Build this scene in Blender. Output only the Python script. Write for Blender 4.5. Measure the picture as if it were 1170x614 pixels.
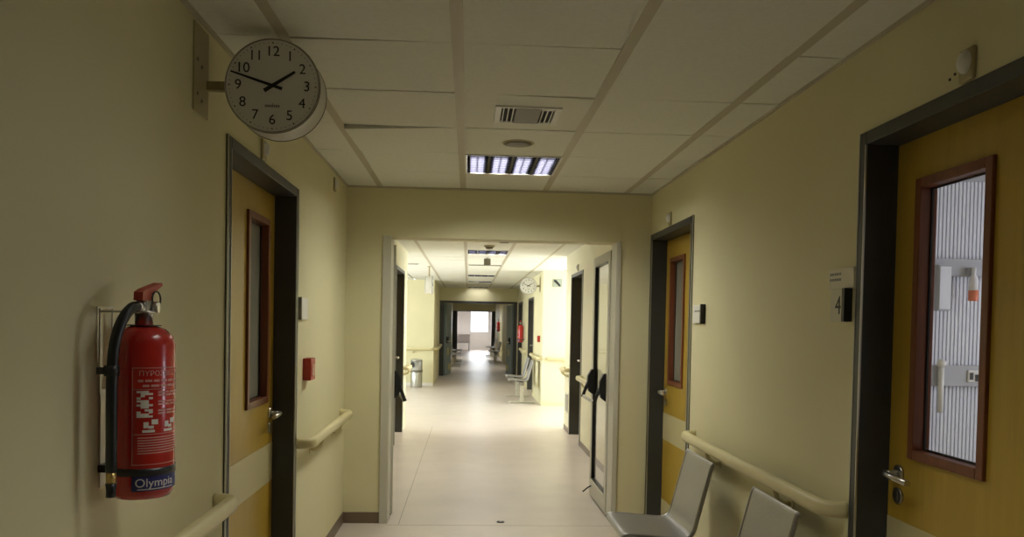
import bpy, bmesh, math, random
from mathutils import Vector, Matrix

for o in list(bpy.data.objects):
    bpy.data.objects.remove(o, do_unlink=True)
SC = bpy.context.scene
COL = SC.collection
random.seed(7)
PI = math.pi

# ------------------------------------------------------------------ camera, world, light, exposure
HC = 1.48                                   # camera height
YAW, PITCH, ROLL, FPX = 0.055565, -0.025786, 0.019175, 901.86
cam = bpy.data.cameras.new('camera')
cam.sensor_fit = 'HORIZONTAL'
cam.sensor_width = 36.0
cam.lens = FPX / 1170 * 36
cam.shift_y = (393.5 - 307) / 1170
cam.clip_start, cam.clip_end = 0.02, 200
cam_o = bpy.data.objects.new('camera', cam)
COL.objects.link(cam_o)
_f = Vector((math.sin(YAW) * math.cos(PITCH), math.cos(YAW) * math.cos(PITCH), math.sin(PITCH)))
_r0 = Vector((math.cos(YAW), -math.sin(YAW), 0))
_u0 = _r0.cross(_f)
_r = math.cos(ROLL) * _r0 + math.sin(ROLL) * _u0
_u = -math.sin(ROLL) * _r0 + math.cos(ROLL) * _u0
cam_o.matrix_world = Matrix(((_r.x, _u.x, -_f.x, 0), (_r.y, _u.y, -_f.y, 0), (_r.z, _u.z, -_f.z, HC), (0, 0, 0, 1)))
SC.camera = cam_o

vs = SC.view_settings
vs.view_transform = 'Standard'
vs.look = 'None'
vs.gamma = 1.0
vs.exposure = 0.0
vs.use_curve_mapping = False

world = bpy.data.worlds.new('daylight sky')
SC.world = world
world.use_nodes = True
bg = world.node_tree.nodes['Background']
bg.inputs[0].default_value = (0.86, 0.93, 1.0, 1)
bg.inputs[1].default_value = 2.0

P_ALCOVE_R, P_ALCOVE_L, P_END, P_EXAM = 270.0, 280.0, 110.0, 44.0
P_PANEL = {-1.105: 2.5, 1.895: 12.0, 4.895: 46.0, 7.9: 42.0, 10.9: 60.0, 16.3: 16.0, 18.7: 14.0, 21.7: 10.0, 25.9: 40.0, 33.1: 60.0, 42.1: 90.0}  # includes lamps added behind the camera and beyond the opening for brightness


def daylight(name, loc, rot, sx, sy, power, color=(0.93, 0.97, 1.0)):
    l = bpy.data.lights.new(name, 'AREA')
    l.shape = 'RECTANGLE'
    l.size, l.size_y, l.energy, l.color = sx, sy, power, color
    o = bpy.data.objects.new(name, l)
    o.location, o.rotation_euler = loc, rot
    COL.objects.link(o)
    return o


daylight('alcove_window_daylight', (4.15, 12.8, 1.5), (0, math.radians(98), 0), 1.7, 2.7, P_ALCOVE_R)
daylight('side_hall_window_daylight', (-4.15, 14.6, 1.5), (0, math.radians(-96), 0), 1.7, 4.6, P_ALCOVE_L)
daylight('end_window_daylight', (0.6, 44.6, 1.6), (math.radians(-90), 0, 0), 1.6, 1.4, P_END)
daylight('exam_room_window_daylight', (4.9, 2.9, 1.6), (0, math.radians(90), 0), 1.2, 1.6, P_EXAM, (0.92, 0.90, 1.0))


# ------------------------------------------------------------------ materials
def mat(name, color, rough=0.5, metal=0.0, spec=0.5, noise=0.0, scale=20.0, bump=0.0, bscale=200.0, coat=0.0, emit=None, es=0.0):
    m = bpy.data.materials.new(name)
    m.use_nodes = True
    nt = m.node_tree
    b = nt.nodes['Principled BSDF']
    b.inputs['Base Color'].default_value = (*color, 1)
    b.inputs['Roughness'].default_value = rough
    b.inputs['Metallic'].default_value = metal
    b.inputs['Specular IOR Level'].default_value = spec
    b.inputs['Coat Weight'].default_value = coat
    tc = nt.nodes.new('ShaderNodeTexCoord')
    if noise > 0:
        n = nt.nodes.new('ShaderNodeTexNoise')
        n.inputs['Scale'].default_value = scale
        n.inputs['Detail'].default_value = 5
        nt.links.new(tc.outputs['Object'], n.inputs['Vector'])
        r = nt.nodes.new('ShaderNodeValToRGB')
        r.color_ramp.elements[0].position = 0.3
        r.color_ramp.elements[1].position = 0.7
        r.color_ramp.elements[0].color = (*[c * (1 - noise) for c in color], 1)
        r.color_ramp.elements[1].color = (*[min(1, c * (1 + noise)) for c in color], 1)
        nt.links.new(n.outputs['Fac'], r.inputs['Fac'])
        nt.links.new(r.outputs['Color'], b.inputs['Base Color'])
    if bump > 0:
        n2 = nt.nodes.new('ShaderNodeTexNoise')
        n2.inputs['Scale'].default_value = bscale
        nt.links.new(tc.outputs['Object'], n2.inputs['Vector'])
        bp = nt.nodes.new('ShaderNodeBump')
        bp.inputs['Strength'].default_value = bump
        bp.inputs['Distance'].default_value = 0.002
        nt.links.new(n2.outputs['Fac'], bp.inputs['Height'])
        nt.links.new(bp.outputs['Normal'], b.inputs['Normal'])
    if emit:
        b.inputs['Emission Color'].default_value = (*emit, 1)
        b.inputs['Emission Strength'].default_value = es
    return m


def wood_mat(name, c1, c2, rough=0.35):
    m = mat(name, c1, rough)
    nt = m.node_tree
    tc = nt.nodes['Texture Coordinate']
    mp = nt.nodes.new('ShaderNodeMapping')
    mp.inputs['Scale'].default_value = (26, 26, 1.6)
    n = nt.nodes.new('ShaderNodeTexNoise')
    n.inputs['Scale'].default_value = 2.0
    n.inputs['Detail'].default_value = 6
    r = nt.nodes.new('ShaderNodeValToRGB')
    r.color_ramp.elements[0].position, r.color_ramp.elements[1].position = 0.3, 0.72
    r.color_ramp.elements[0].color, r.color_ramp.elements[1].color = (*c1, 1), (*c2, 1)
    nt.links.new(tc.outputs['Object'], mp.inputs['Vector'])
    nt.links.new(mp.outputs['Vector'], n.inputs['Vector'])
    nt.links.new(n.outputs['Fac'], r.inputs['Fac'])
    nt.links.new(r.outputs['Color'], nt.nodes['Principled BSDF'].inputs['Base Color'])
    return m


def glass_mat(name, tint=(0.95, 0.955, 0.96), fac=0.12):
    m = bpy.data.materials.new(name)
    m.use_nodes = True
    nt = m.node_tree
    nt.nodes.remove(nt.nodes['Principled BSDF'])
    out = nt.nodes['Material Output']
    tr = nt.nodes.new('ShaderNodeBsdfTransparent')
    tr.inputs[0].default_value = (*tint, 1)
    gl = nt.nodes.new('ShaderNodeBsdfGlossy')
    gl.inputs['Roughness'].default_value = 0.03
    fr = nt.nodes.new('ShaderNodeFresnel')
    fr.inputs['IOR'].default_value = 1.5
    mx = nt.nodes.new('ShaderNodeMixShader')
    ge = nt.nodes.new('ShaderNodeNewGeometry')
    fb = nt.nodes.new('ShaderNodeMath')
    fb.operation = 'SUBTRACT'
    fb.inputs[0].default_value = 1.0
    nt.links.new(ge.outputs['Backfacing'], fb.inputs[1])
    ml = nt.nodes.new('ShaderNodeMath')
    ml.operation = 'MULTIPLY'
    nt.links.new(fr.outputs[0], ml.inputs[0])
    nt.links.new(fb.outputs[0], ml.inputs[1])
    nt.links.new(ml.outputs[0], mx.inputs[0])
    nt.links.new(tr.outputs[0], mx.inputs[1])
    nt.links.new(gl.outputs[0], mx.inputs[2])
    nt.links.new(mx.outputs[0], out.inputs['Surface'])
    return m


M = {
    'wall': mat('cream wall paint', (0.71, 0.665, 0.415), 0.62, noise=0.025, scale=1.6, bump=0.08, bscale=160),
    'wall_washed': mat('cream wall paint with daylight wash', (0.74, 0.70, 0.48), 0.62, noise=0.02, scale=1.6, bump=0.08, bscale=160),  # same cream paint, paled so its colour carries the daylight wash-out
    'wall_white': mat('pale room paint', (0.78, 0.75, 0.70), 0.6, noise=0.02, scale=2),
    'tile': mat('mineral ceiling tile', (0.76, 0.76, 0.67), 0.85, noise=0.03, scale=60, bump=0.15, bscale=300),
    'rail': mat('painted ceiling rail', (0.50, 0.46, 0.34), 0.5),
    'dark_void': mat('dark plenum', (0.02, 0.02, 0.018), 0.9),
    'floor': mat('vinyl floor', (0.61, 0.54, 0.47), 0.35, spec=0.45, noise=0.05, scale=3.0),
    'joint': mat('floor weld', (0.26, 0.22, 0.17), 0.4),
    'coving': mat('brown vinyl coving', (0.16, 0.115, 0.075), 0.35),
    'frame': mat('dark grey door frame', (0.045, 0.047, 0.046), 0.42, noise=0.05, scale=8),
    'steel_strip': mat('steel corner strip', (0.55, 0.55, 0.53), 0.35, 1.0),
    'ochre': wood_mat('ochre door laminate', (0.45, 0.30, 0.035), (0.50, 0.335, 0.045)),
    'cream_lam': mat('cream laminate', (0.60, 0.54, 0.30), 0.4),
    'redwood': wood_mat('red brown glazing bead', (0.16, 0.045, 0.018), (0.22, 0.066, 0.026), 0.35),
    'glass': glass_mat('clear glass'),
    'frosted': mat('frosted pane', (0.28, 0.285, 0.24), 0.22, spec=0.6),
    'chrome': mat('brushed steel', (0.62, 0.60, 0.56), 0.28, 1.0),
    'alu': mat('satin aluminium', (0.62, 0.61, 0.58), 0.42, 0.85),
    'alu_paint': mat('pale grey painted metal', (0.56, 0.54, 0.45), 0.45),
    'seat': mat('perforated seat steel', (0.36, 0.355, 0.345), 0.42, 0.75, noise=0.04, scale=90),
    'black': mat('black plastic', (0.012, 0.012, 0.012), 0.4),
    'rubber': mat('black rubber hose', (0.010, 0.013, 0.014), 0.38),
    'red': mat('red enamel', (0.44, 0.012, 0.010), 0.25, coat=0.4),
    'red_plastic': mat('red plastic', (0.42, 0.03, 0.018), 0.4),
    'white_ink': mat('white print', (0.74, 0.70, 0.66), 0.5),
    'pink_ink': mat('faded white print on red', (0.60, 0.30, 0.27), 0.5),
    'blue_ink': mat('dark blue label', (0.022, 0.026, 0.14), 0.4),
    'brass': mat('brass', (0.55, 0.40, 0.16), 0.3, 1.0),
    'rail_cream': mat('cream handrail vinyl', (0.68, 0.61, 0.34), 0.38),
    'white_plastic': mat('white plastic', (0.74, 0.73, 0.68), 0.4),
    'ivory_plastic': mat('ivory plastic', (0.42, 0.36, 0.19), 0.45),
    'grey_plastic': mat('grey plastic', (0.20, 0.18, 0.135), 0.5),
    'dial': mat('white clock dial', (0.74, 0.74, 0.72), 0.5),
    'ink': mat('black print', (0.015, 0.015, 0.015), 0.5),
    'grey_ink': mat('grey print', (0.22, 0.21, 0.19), 0.5),
    'plate': mat('sign plate', (0.60, 0.57, 0.44), 0.4),
    'blue_leaf': mat('blue grey door leaf', (0.22, 0.30, 0.33), 0.4),
    'yellow_sticker': mat('yellow sticker', (0.66, 0.60, 0.20), 0.5),
    'louvre': mat('louvre aluminium', (0.034, 0.034, 0.05), 0.22, 1.0),
    'tube': mat('fluorescent tube', (0.9, 0.9, 0.9), 0.3, emit=(0.86, 0.88, 1.0), es=1.6),
    'bin_steel': mat('bin steel', (0.50, 0.50, 0.47), 0.35, 0.9),
    'blind': mat('white ribbed screen', (0.74, 0.76, 0.82), 0.5),
    'screen_shade': mat('painted groove shade', (0.46, 0.47, 0.52), 0.6),  # shade of the grooves painted into the backing colour
    'rail_grey': mat('grey medical rail', (0.42, 0.43, 0.46), 0.45),
    'orange': mat('orange plastic', (0.75, 0.20, 0.10), 0.4),
    'linen': mat('white linen', (0.78, 0.76, 0.78), 0.8),
    'navy': mat('dark upholstery', (0.045, 0.05, 0.06), 0.6),
    'pink_wall': mat('pale pink paint', (0.74, 0.62, 0.60), 0.6),
    'sign_green': mat('grey green sign', (0.34, 0.37, 0.30), 0.5),
}


# ------------------------------------------------------------------ mesh builder
class MB:
    def __init__(self):
        self.bm = bmesh.new()

    def _xf(self, verts, m):
        if m is not None:
            bmesh.ops.transform(self.bm, matrix=m, verts=verts)

    def box(self, x0, x1, y0, y1, z0, z1, bev=0.0, m=None, seg=2):
        r = bmesh.ops.create_cube(self.bm, size=1.0)
        vs_ = r['verts']
        bmesh.ops.transform(self.bm, matrix=Matrix.Translation(((x0 + x1) / 2, (y0 + y1) / 2, (z0 + z1) / 2)) @ Matrix.Diagonal((abs(x1 - x0), abs(y1 - y0), abs(z1 - z0), 1)), verts=vs_)
        if bev > 0:
            es = list({e for v in vs_ for e in v.link_edges})
            g = bmesh.ops.bevel(self.bm, geom=es, offset=bev, segments=seg, affect='EDGES', profile=0.5)
            vs_ = list({v for f in g['faces'] for v in f.verts} | {v for v in vs_ if v.is_valid})
        self._xf(vs_, m)
        return self

    def rings(self, rings, closed=True, cap=True, smooth=True):
        vr = [[self.bm.verts.new(p) for p in ring] for ring in rings]
        n = len(vr[0])
        for a, b in zip(vr, vr[1:]):
            for i in range(n if closed else n - 1):
                f = self.bm.faces.new((a[i], a[(i + 1) % n], b[(i + 1) % n], b[i]))
                f.smooth = smooth
        if cap and closed:
            self.bm.faces.new(vr[0][::-1])
            self.bm.faces.new(vr[-1])
        return self

    def tube(self, pts, r, n=14, radii=None):
        pts = [Vector(p) for p in pts]
        rs = radii or [r] * len(pts)
        t0 = (pts[1] - pts[0]).normalized()
        up = Vector((0, 0, 1)) if abs(t0.z) < 0.9 else Vector((1, 0, 0))
        nrm = t0.cross(up).normalized()
        rings, prev = [], t0
        for i, p in enumerate(pts):
            t = ((pts[min(i + 1, len(pts) - 1)] - pts[i]).normalized() + (pts[i] - pts[max(i - 1, 0)]).normalized())
            t = t.normalized() if t.length > 1e-6 else prev
            q = prev.rotation_difference(t)
            nrm = (q @ nrm).normalized()
            prev = t
            b = t.cross(nrm).normalized()
            rings.append([p + rs[i] * (math.cos(2 * PI * k / n) * nrm + math.sin(2 * PI * k / n) * b) for k in range(n)])
        return self.rings(rings)

    def cyl(self, p0, p1, r, n=28, r2=None):
        return self.tube([p0, p1], r, n, [r, r if r2 is None else r2])

    def lathe(self, prof, c=(0, 0, 0), n=48, axis='Z', smooth=True):
        rings = []
        for r, h in prof:
            ring = []
            for k in range(n):
                a = 2 * PI * k / n
                u, v = r * math.cos(a), r * math.sin(a)
                p = {'Z': (u, v, h), 'Y': (u, h, v), 'X': (h, u, v)}[axis]
                ring.append((c[0] + p[0], c[1] + p[1], c[2] + p[2]))
            rings.append(ring)
        return self.rings(rings, smooth=smooth, cap=tuple(prof[0]) != tuple(prof[-1]))

    def sweep(self, prof, path, up=(0, 0, 1), smooth=True):
        """prof: closed list of (side, up) offsets swept along a path."""
        path = [Vector(p) for p in path]
        up = Vector(up)
        rings = []
        for i, p in enumerate(path):
            t = (path[min(i + 1, len(path) - 1)] - path[max(i - 1, 0)]).normalized()
            s = t.cross(up).normalized()
            rings.append([p + s * a + up * b for a, b in prof])
        return self.rings(rings, smooth=smooth)

    def prism(self, pts, vec, smooth=False):
        pts = [Vector(p) for p in pts]
        return self.rings([pts, [p + Vector(vec) for p in pts]], smooth=smooth)

    def disc(self, c, r, n=32, axis='Y', t=0.001):
        d = {'X': (t, 0, 0), 'Y': (0, t, 0), 'Z': (0, 0, t)}[axis]
        c = Vector(c)
        return self.cyl(c, c + Vector(d), r, n)

    def sphere(self, c, r, sc=(1, 1, 1), n=20):
        g = bmesh.ops.create_uvsphere(self.bm, u_segments=n, v_segments=max(6, n // 2), radius=r)
        bmesh.ops.transform(self.bm, matrix=Matrix.Translation(c) @ Matrix.Diagonal((*sc, 1)), verts=g['verts'])
        for v in g['verts']:
            for f in v.link_faces:
                f.smooth = True
        return self

    def text(self, s, size, m, depth=0.0006, align='CENTER', warp=None):
        cu = bpy.data.curves.new('t', 'FONT')
        cu.body, cu.size, cu.extrude = s, size, depth
        cu.align_x, cu.align_y = align, 'CENTER'
        ob = bpy.data.objects.new('t', cu)
        COL.objects.link(ob)
        bpy.context.view_layer.update()
        me = bpy.data.meshes.new_from_object(ob.evaluated_get(bpy.context.evaluated_depsgraph_get()))
        bpy.data.objects.remove(ob, do_unlink=True)
        bpy.data.curves.remove(cu)
        n0 = len(self.bm.verts)
        self.bm.from_mesh(me)
        bpy.data.meshes.remove(me)
        self.bm.verts.ensure_lookup_table()
        vs_ = self.bm.verts[n0:]
        for v in vs_:
            v.co = warp(v.co) if warp else m @ v.co
        return self

    def build(self, name, material, parent=None, world=True, smooth_angle=None):
        """One mesh object. With world=True the vertices are world coordinates, moved into the parent's space."""
        bm = self.bm
        bmesh.ops.recalc_face_normals(bm, faces=bm.faces[:])
        top = parent
        while top is not None and top.parent is not None:
            top = top.parent
        if top is not None and world:
            mi = (Matrix.Translation(top.location) @ top.rotation_euler.to_matrix().to_4x4()).inverted()
            bmesh.ops.transform(bm, matrix=mi, verts=bm.verts[:])
        me = bpy.data.meshes.new(name)
        bm.to_mesh(me)
        bm.free()
        me.materials.append(M[material] if isinstance(material, str) else material)
        o = bpy.data.objects.new(name, me)
        COL.objects.link(o)
        if parent is not None:
            o.parent = parent
        return o


def tag(o, label, cat, group=None, kind=None):
    o['label'] = label
    o['category'] = cat
    if group:
        o['group'] = group
    if kind:
        o['kind'] = kind
    return o


def thing(name, label, cat, loc=(0, 0, 0), rz=0.0, group=None, kind=None):
    o = bpy.data.objects.new(name, None)
    o.empty_display_size = 0.05
    o.location = loc
    o.rotation_euler = (0, 0, rz)
    COL.objects.link(o)
    return tag(o, label, cat, group, kind)


def dup(root, loc, rz, label, group=None):
    r = root.copy()
    COL.objects.link(r)
    r.location, r.rotation_euler = loc, (0, 0, rz)
    r['label'] = label
    if group:
        r['group'] = group
    for ch in list(root.children):
        c = ch.copy()
        COL.objects.link(c)
        c.parent = r
        for g in list(ch.children):
            d = g.copy()
            COL.objects.link(d)
            d.parent = c
    return r


def struct(name, mb, material, label, cat, parent=None):
    o = mb.build(name, material, parent)
    if parent is None:
        tag(o, label, cat, kind='structure')
    return o


# ------------------------------------------------------------------ the room shell
XL, XR, YC, H = -0.895, 1.342, 5.795, 2.46
YB = -2.6                                    # wall behind the camera
X2L, X2R = -0.87, 1.385                      # middle corridor side walls
YA0, YA1, YL1 = 11.2, 14.3, 18.4             # side openings
X3L, X3R, Y3 = -0.80, 1.35, 22.0
Y4, Y5 = 40.0, 44.0
OPL, OPR, OPH = -0.575, 1.088, 2.095          # opening in the cross wall
DH = 2.155                                   # door frame height
D1 = (2.955, 4.165)                          # left door
D2 = (1.455, 2.665)                          # near right door
D3 = (4.685, 5.785)                          # far right door of this bay

struct('floor', MB().box(-4.4, 5.2, YB - .2, 45, -0.2, 0), 'floor', 'beige glossy vinyl floor running the whole corridor', 'floor')


def wall_run(mb, x0, x1, y0, y1, cuts, z1=H):
    """wall along Y with door holes: cuts = [(ya, yb, ztop)]"""
    y = y0
    for a, b, zt in sorted(cuts):
        mb.box(x0, x1, y, a, 0, z1)
        mb.box(x0, x1, a, b, zt, z1)
        y = b
    if y1 > y + 1e-4:
        mb.box(x0, x1, y, y1, 0, z1)
    return mb


struct('wall_left', wall_run(MB(), XL - .2, XL, YB, YC, [(*D1, DH)]), 'wall', 'cream painted wall carrying the fire extinguisher', 'wall')
struct('wall_right', wall_run(MB(), XR, XR + .2, YB, YC, [(*D2, DH), (*D3, DH)]), 'wall', 'cream painted wall with two ochre doors', 'wall')
struct('wall_back', MB().box(XL - .2, XR + .2, YB - .2, YB, 0, H), 'wall', 'cream painted wall closing the corridor end', 'wall')
struct('wall_cross', MB().box(XL - .2, OPL, YC, YC + .2, 0, H).box(OPR, XR + .2, YC, YC + .2, 0, H).box(OPL, OPR, YC, YC + .2, OPH, H), 'wall', 'cream cross wall with the wide opening', 'wall')

DL2 = (9.45, 10.65)
DR2 = (9.55, 10.62)
struct('wall_left_middle', wall_run(MB(), X2L - .2, X2L, YC + .2, YA0, [(*DL2, DH)]).box(-4.0, X2L - .2, YA0 - .2, YA0, 0, H), 'wall_washed', 'cream wall beyond the cross wall opening, ending at the side hall', 'wall')
struct('wall_right_middle', wall_run(MB(), X2R, X2R + .2, YC + .2, YA0, [(*DR2, DH)]).box(X2R + .2, 4.0, YA0 - .2, YA0, 0, H), 'wall_washed', 'cream wall beyond the open glazed leaf, ending at the bright alcove', 'wall')
struct('wall_alcove_back', MB().box(X3R, 4.0, YA1, YA1 + .2, 0, H), 'wall_washed', 'brightly lit alcove wall with the square sign', 'wall')
struct('wall_alcove_window', MB().box(3.9, 4.1, YA0, YA1, 0, .8).box(3.9, 4.1, YA0, YA1, 2.3, H).box(3.9, 4.1, YA0, YA0 + .2, .8, 2.3).box(3.9, 4.1, YA1 - .2, YA1, .8, 2.3), 'wall', 'alcove wall around its wide window', 'wall')
struct('wall_hall_back', MB().box(-4.0, X3L - .2, YL1, YL1 + .2, 0, H), 'wall', 'cream wall facing down the corridor behind the litter bin', 'wall')
struct('wall_hall_window', MB().box(-4.1, -3.9, YA0, YL1, 0, .8).box(-4.1, -3.9, YA0, YL1, 2.3, H).box(-4.1, -3.9, YA0, 12.0, .8, 2.3).box(-4.1, -3.9, 17.0, YL1, .8, 2.3), 'wall', 'side hall wall around its wide window', 'wall')
DA, DB = (16.3, 17.8), (19.7, 21.4)
struct('wall_left_far', MB().box(X3L - .2, X3L, YL1, Y3, 0, H), 'wall', 'short cream wall between litter bin and double doors', 'wall')
struct('wall_right_far', wall_run(MB(), X3R, X3R + .2, YA1 + .2, Y3, [(*DA, 2.05), (*DB, 2.05)]), 'wall', 'cream wall behind the grey seat and second clock', 'wall')
struct('wall_double_door', MB().box(X3L - .2, X3R + .2, Y3, Y3 + .15, 2.09, H), 'wall', 'cream wall over the double doors', 'wall')
struct('wall_left_end', MB().box(X3L - .2, X3L, Y3, Y4, 0, H), 'wall', 'cream wall of the last corridor stretch with chairs', 'wall')
struct('wall_right_end', MB().box(X3R, X3R + .2, Y3, Y4, 0, H), 'wall', 'cream wall of the last corridor stretch with extinguisher', 'wall')
struct('wall_end_lintel', MB().box(X3L - .2, X3R + .2, Y4, Y4 + .2, 2.09, H).box(X3L - .2, -.80, Y4, Y4 + .2, 0, 2.09).box(1.40, X3R + .2, Y4, Y4 + .2, 0, 2.09), 'wall', 'cream wall over the last doorway', 'wall')
struct('wall_ward_left', MB().box(-1.2, -1.0, Y4 + .2, Y5, 0, H).box(-1.0, X3L - .2, Y4 + .2, Y4 + .21, 0, H), 'pink_wall', 'pale pink wall of the end ward', 'wall')
struct('wall_ward_right', MB().box(1.9, 2.1, Y4 + .2, Y5, 0, H).box(X3R + .2, 1.9, Y4 + .2, Y4 + .21, 0, H), 'wall_white', 'pale wall of the end ward', 'wall')
WX0, WX1, WZ0, WZ1 = 0.08, 1.14, 0.95, 2.20
struct('wall_ward_window', MB().box(-1.2, WX0, Y5, Y5 + .2, 0, H).box(WX1, 2.1, Y5, Y5 + .2, 0, H).box(WX0, WX1, Y5, Y5 + .2, 0, WZ0).box(WX0, WX1, Y5, Y5 + .2, WZ1, H), 'wall_white', 'pale end wall with the bright window', 'wall')

# consulting room behind the near right door
struct('wall_room_back', MB().box(XR + .2, 4.4, 4.45, 4.6, 0, H), 'wall_white', 'wall behind the ribbed screen seen through door glass', 'wall')
struct('wall_room_front', MB().box(XR + .2, 4.4, .6, .8, 0, H), 'wall_white', 'pale side wall of the consulting room', 'wall')
struct('wall_room_window', MB().box(4.4, 4.6, .6, 4.6, 0, .9).box(4.4, 4.6, .6, 4.6, 2.2, H).box(4.4, 4.6, .6, 2.1, .9, 2.2).box(4.4, 4.6, 3.7, 4.6, .9, 2.2), 'wall_white', 'consulting room wall around its window', 'wall')
# unseen slabs added behind the other doors to keep daylight out
for nm, a in (('wall_blocker_right', (XR + .2, XR + .3, D3[0] - .08, D3[1] + .2)), ('wall_blocker_left', (XL - .32, XL - .2, D1[0] - .2, D1[1] + .2)),
              ('wall_blocker_left_middle', (X2L - .32, X2L - .2, DL2[0] - .2, DL2[1] + .2)), ('wall_blocker_right_middle', (X2R + .2, X2R + .32, DR2[0] - .2, DR2[1] + .2)),
              ('wall_blocker_far', (X3R + .2, X3R + .32, DA[0] - .2, DB[1] + .2))):
    struct(nm, MB().box(*a, 0, H), 'wall_white', 'unseen slab added behind a closed door to block daylight', 'wall')


FIXTURE_Y = (-1.105, 1.895, 4.895, 7.9, 10.9, 16.3, 18.7, 21.7)


def ceiling(name, x0, x1, y_end, n, rails, label, drop=(), pitch=0.6):
    mb = MB()
    mb.box(x0, x1, y_end - n * pitch, y_end, H + .03, H + .12)
    xs = [x0] + rails + [x1]
    for j in range(n):
        ya, yb = y_end - (j + 1) * pitch + .003, y_end - j * pitch - .003
        for i in range(len(xs) - 1):
            a = xs[i] + (.020 if i else 0)
            b = xs[i + 1] - (.020 if i < len(xs) - 2 else 0)
            if abs((a + b) / 2 - .245) < .1 and any(abs((ya + yb) / 2 - f) < .05 for f in FIXTURE_Y):
                continue                        # a light fixture sits in this cell
            t = [random.uniform(0, .0045) for _ in range(4)]
            for (di, dj, dt) in drop:
                if (di, dj) == (i, j):
                    t = dt
            zb = [H - t[0], H - t[1], H - t[2], H - t[3]]
            q = [(a, ya), (b, ya), (b, yb), (a, yb)]
            lo = [mb.bm.verts.new((x, y, z)) for (x, y), z in zip(q, zb)]
            up = [mb.bm.verts.new((x, y, z + .016)) for (x, y), z in zip(q, zb)]
            mb.bm.faces.new(lo[::-1])
            mb.bm.faces.new(up)
            for k in range(4):
                mb.bm.faces.new((lo[k], lo[(k + 1) % 4], up[(k + 1) % 4], up[k]))
    return struct(name, mb, 'tile', label, 'ceiling')


RAILS = [-.655, -.055, .545, 1.145]
ceiling('ceiling', XL, XR, YC, 14, RAILS, 'suspended ceiling of beige square tiles over the near corridor',
        drop=((1, 2, [.024, .002, 0, .004]), (2, 1, [0, .002, 0, 0]), (2, 3, [0, .008, .0, 0]), (1, 4, [.006, 0, 0, 0])))
ceiling('ceiling_middle', X2L, X2R, YA0, 9, [-.655, -.055, .545, 1.145], 'tile ceiling just beyond the cross wall opening')
ceiling('ceiling_hall', -4.0, 4.0, YL1, 12, [-3.655, -3.055, -2.455, -1.855, -1.255, -.655, -.055, .545, 1.145, 1.745, 2.345, 2.945], 'bright tile ceiling between side hall and alcove')
ceiling('ceiling_far', X3L, X3R, Y3, 6, [-.655, -.055, .545, 1.145], 'tile ceiling before the double doors')
struct('ceiling_end', MB().box(X3L - .2, X3R + .2, Y3 + .15, Y4, H, H + .12), 'tile', 'plain ceiling beyond the double doors', 'ceiling')
struct('ceiling_ward', MB().box(-1.2, 2.1, Y4 + .2, Y5 + .2, H, H + .12), 'wall_white', 'white ceiling of the end ward', 'ceiling')
struct('ceiling_room', MB().box(XR + .2, 4.6, .6, 4.6, H, H + .12), 'wall_white', 'white ceiling of the consulting room', 'ceiling')
for k, x in enumerate(RAILS):
    struct(f'trim_{k + 1}', MB().box(x - .021, x + .021, YB, YC, H - .003, H + .01), 'rail', 'beige metal ceiling rail between two columns of tiles', 'trim')
for k, x in enumerate([-.655, -.055, .545, 1.145]):
    struct(f'trim_{k + 5}', MB().box(x - .021, x + .021, YC + .2, Y3, H - .003, H + .01), 'rail', 'beige metal ceiling rail beyond the cross wall', 'trim')
struct('trim_9', MB().box(XL, XL + .012, YB, YC, H - .014, H - .001).box(XR - .012, XR, YB, YC, H - .014, H - .001).box(XL, XR, YC - .012, YC, H - .014, H - .001), 'rail', 'thin metal wall angle around the tile ceiling', 'trim')

# coving strips
struct('baseboard_left', MB().box(XL, XL + .006, YB, D1[0], 0, .08).box(XL, XL + .006, D1[1], YC, 0, .08), 'coving', 'brown vinyl coving below the extinguisher wall', 'baseboard')
struct('baseboard_right', MB().box(XR - .006, XR, YB, D2[0], 0, .08).box(XR - .006, XR, D2[1], D3[0], 0, .08), 'coving', 'brown vinyl coving below the seating wall', 'baseboard')
struct('baseboard_cross', MB().box(XL, OPL - .05, YC - .006, YC, 0, .08).box(OPR + .06, XR, YC - .006, YC, 0, .08), 'coving', 'brown vinyl coving along the cross wall', 'baseboard')
struct('baseboard_middle', MB().box(X2R - .006, X2R, YC + .2, DR2[0], 0, .07).box(X2R - .006, X2R, DR2[1], YA0, 0, .07), 'coving', 'brown coving beyond the open glazed leaf', 'baseboard')
struct('baseboard_alcove', MB().box(X3R, 3.9, YA1 - .008, YA1, 0, .07).box(X3R - .006, X3R, YA1, DA[0], 0, .07), 'wall', 'cream coving along the bright alcove wall', 'baseboard')
struct('baseboard_hall', MB().box(-3.9, X3L, YL1 - .008, YL1, 0, .07), 'wall_white', 'pale coving behind the litter bin', 'baseboard')
# welded floor joints
struct('trim_10', MB().box(-.487, -.482, YC - .05, YA0, 0, .0006), 'joint', 'thin dark welded joint along the floor', 'trim')
struct('trim_11', MB().box(OPL, OPR, YC - .055, YC - .049, 0, .0006), 'joint', 'thin dark joint across the opening threshold', 'trim')

# ------------------------------------------------------------------ cross wall opening: aluminium frame and open glazed leaves
mb = MB().box(OPL - .055, OPL, YC - .014, YC, 0, OPH + .01, .003).box(OPL - .0, OPL + .006, YC - .014, YC + .19, 0, OPH, .001)
struct('trim_12', mb, 'alu_paint', 'pale grey metal jamb lining the corridor opening beside the call point', 'trim')
mb = MB().box(OPR, OPR + .030, YC - .014, YC, 0, OPH + .01, .003).box(OPR - .006, OPR, YC - .014, YC + .19, 0, OPH, .001)
struct('trim_13', mb, 'alu_paint', 'pale grey metal jamb lining the corridor opening beside the open glazed leaf', 'trim')


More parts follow.
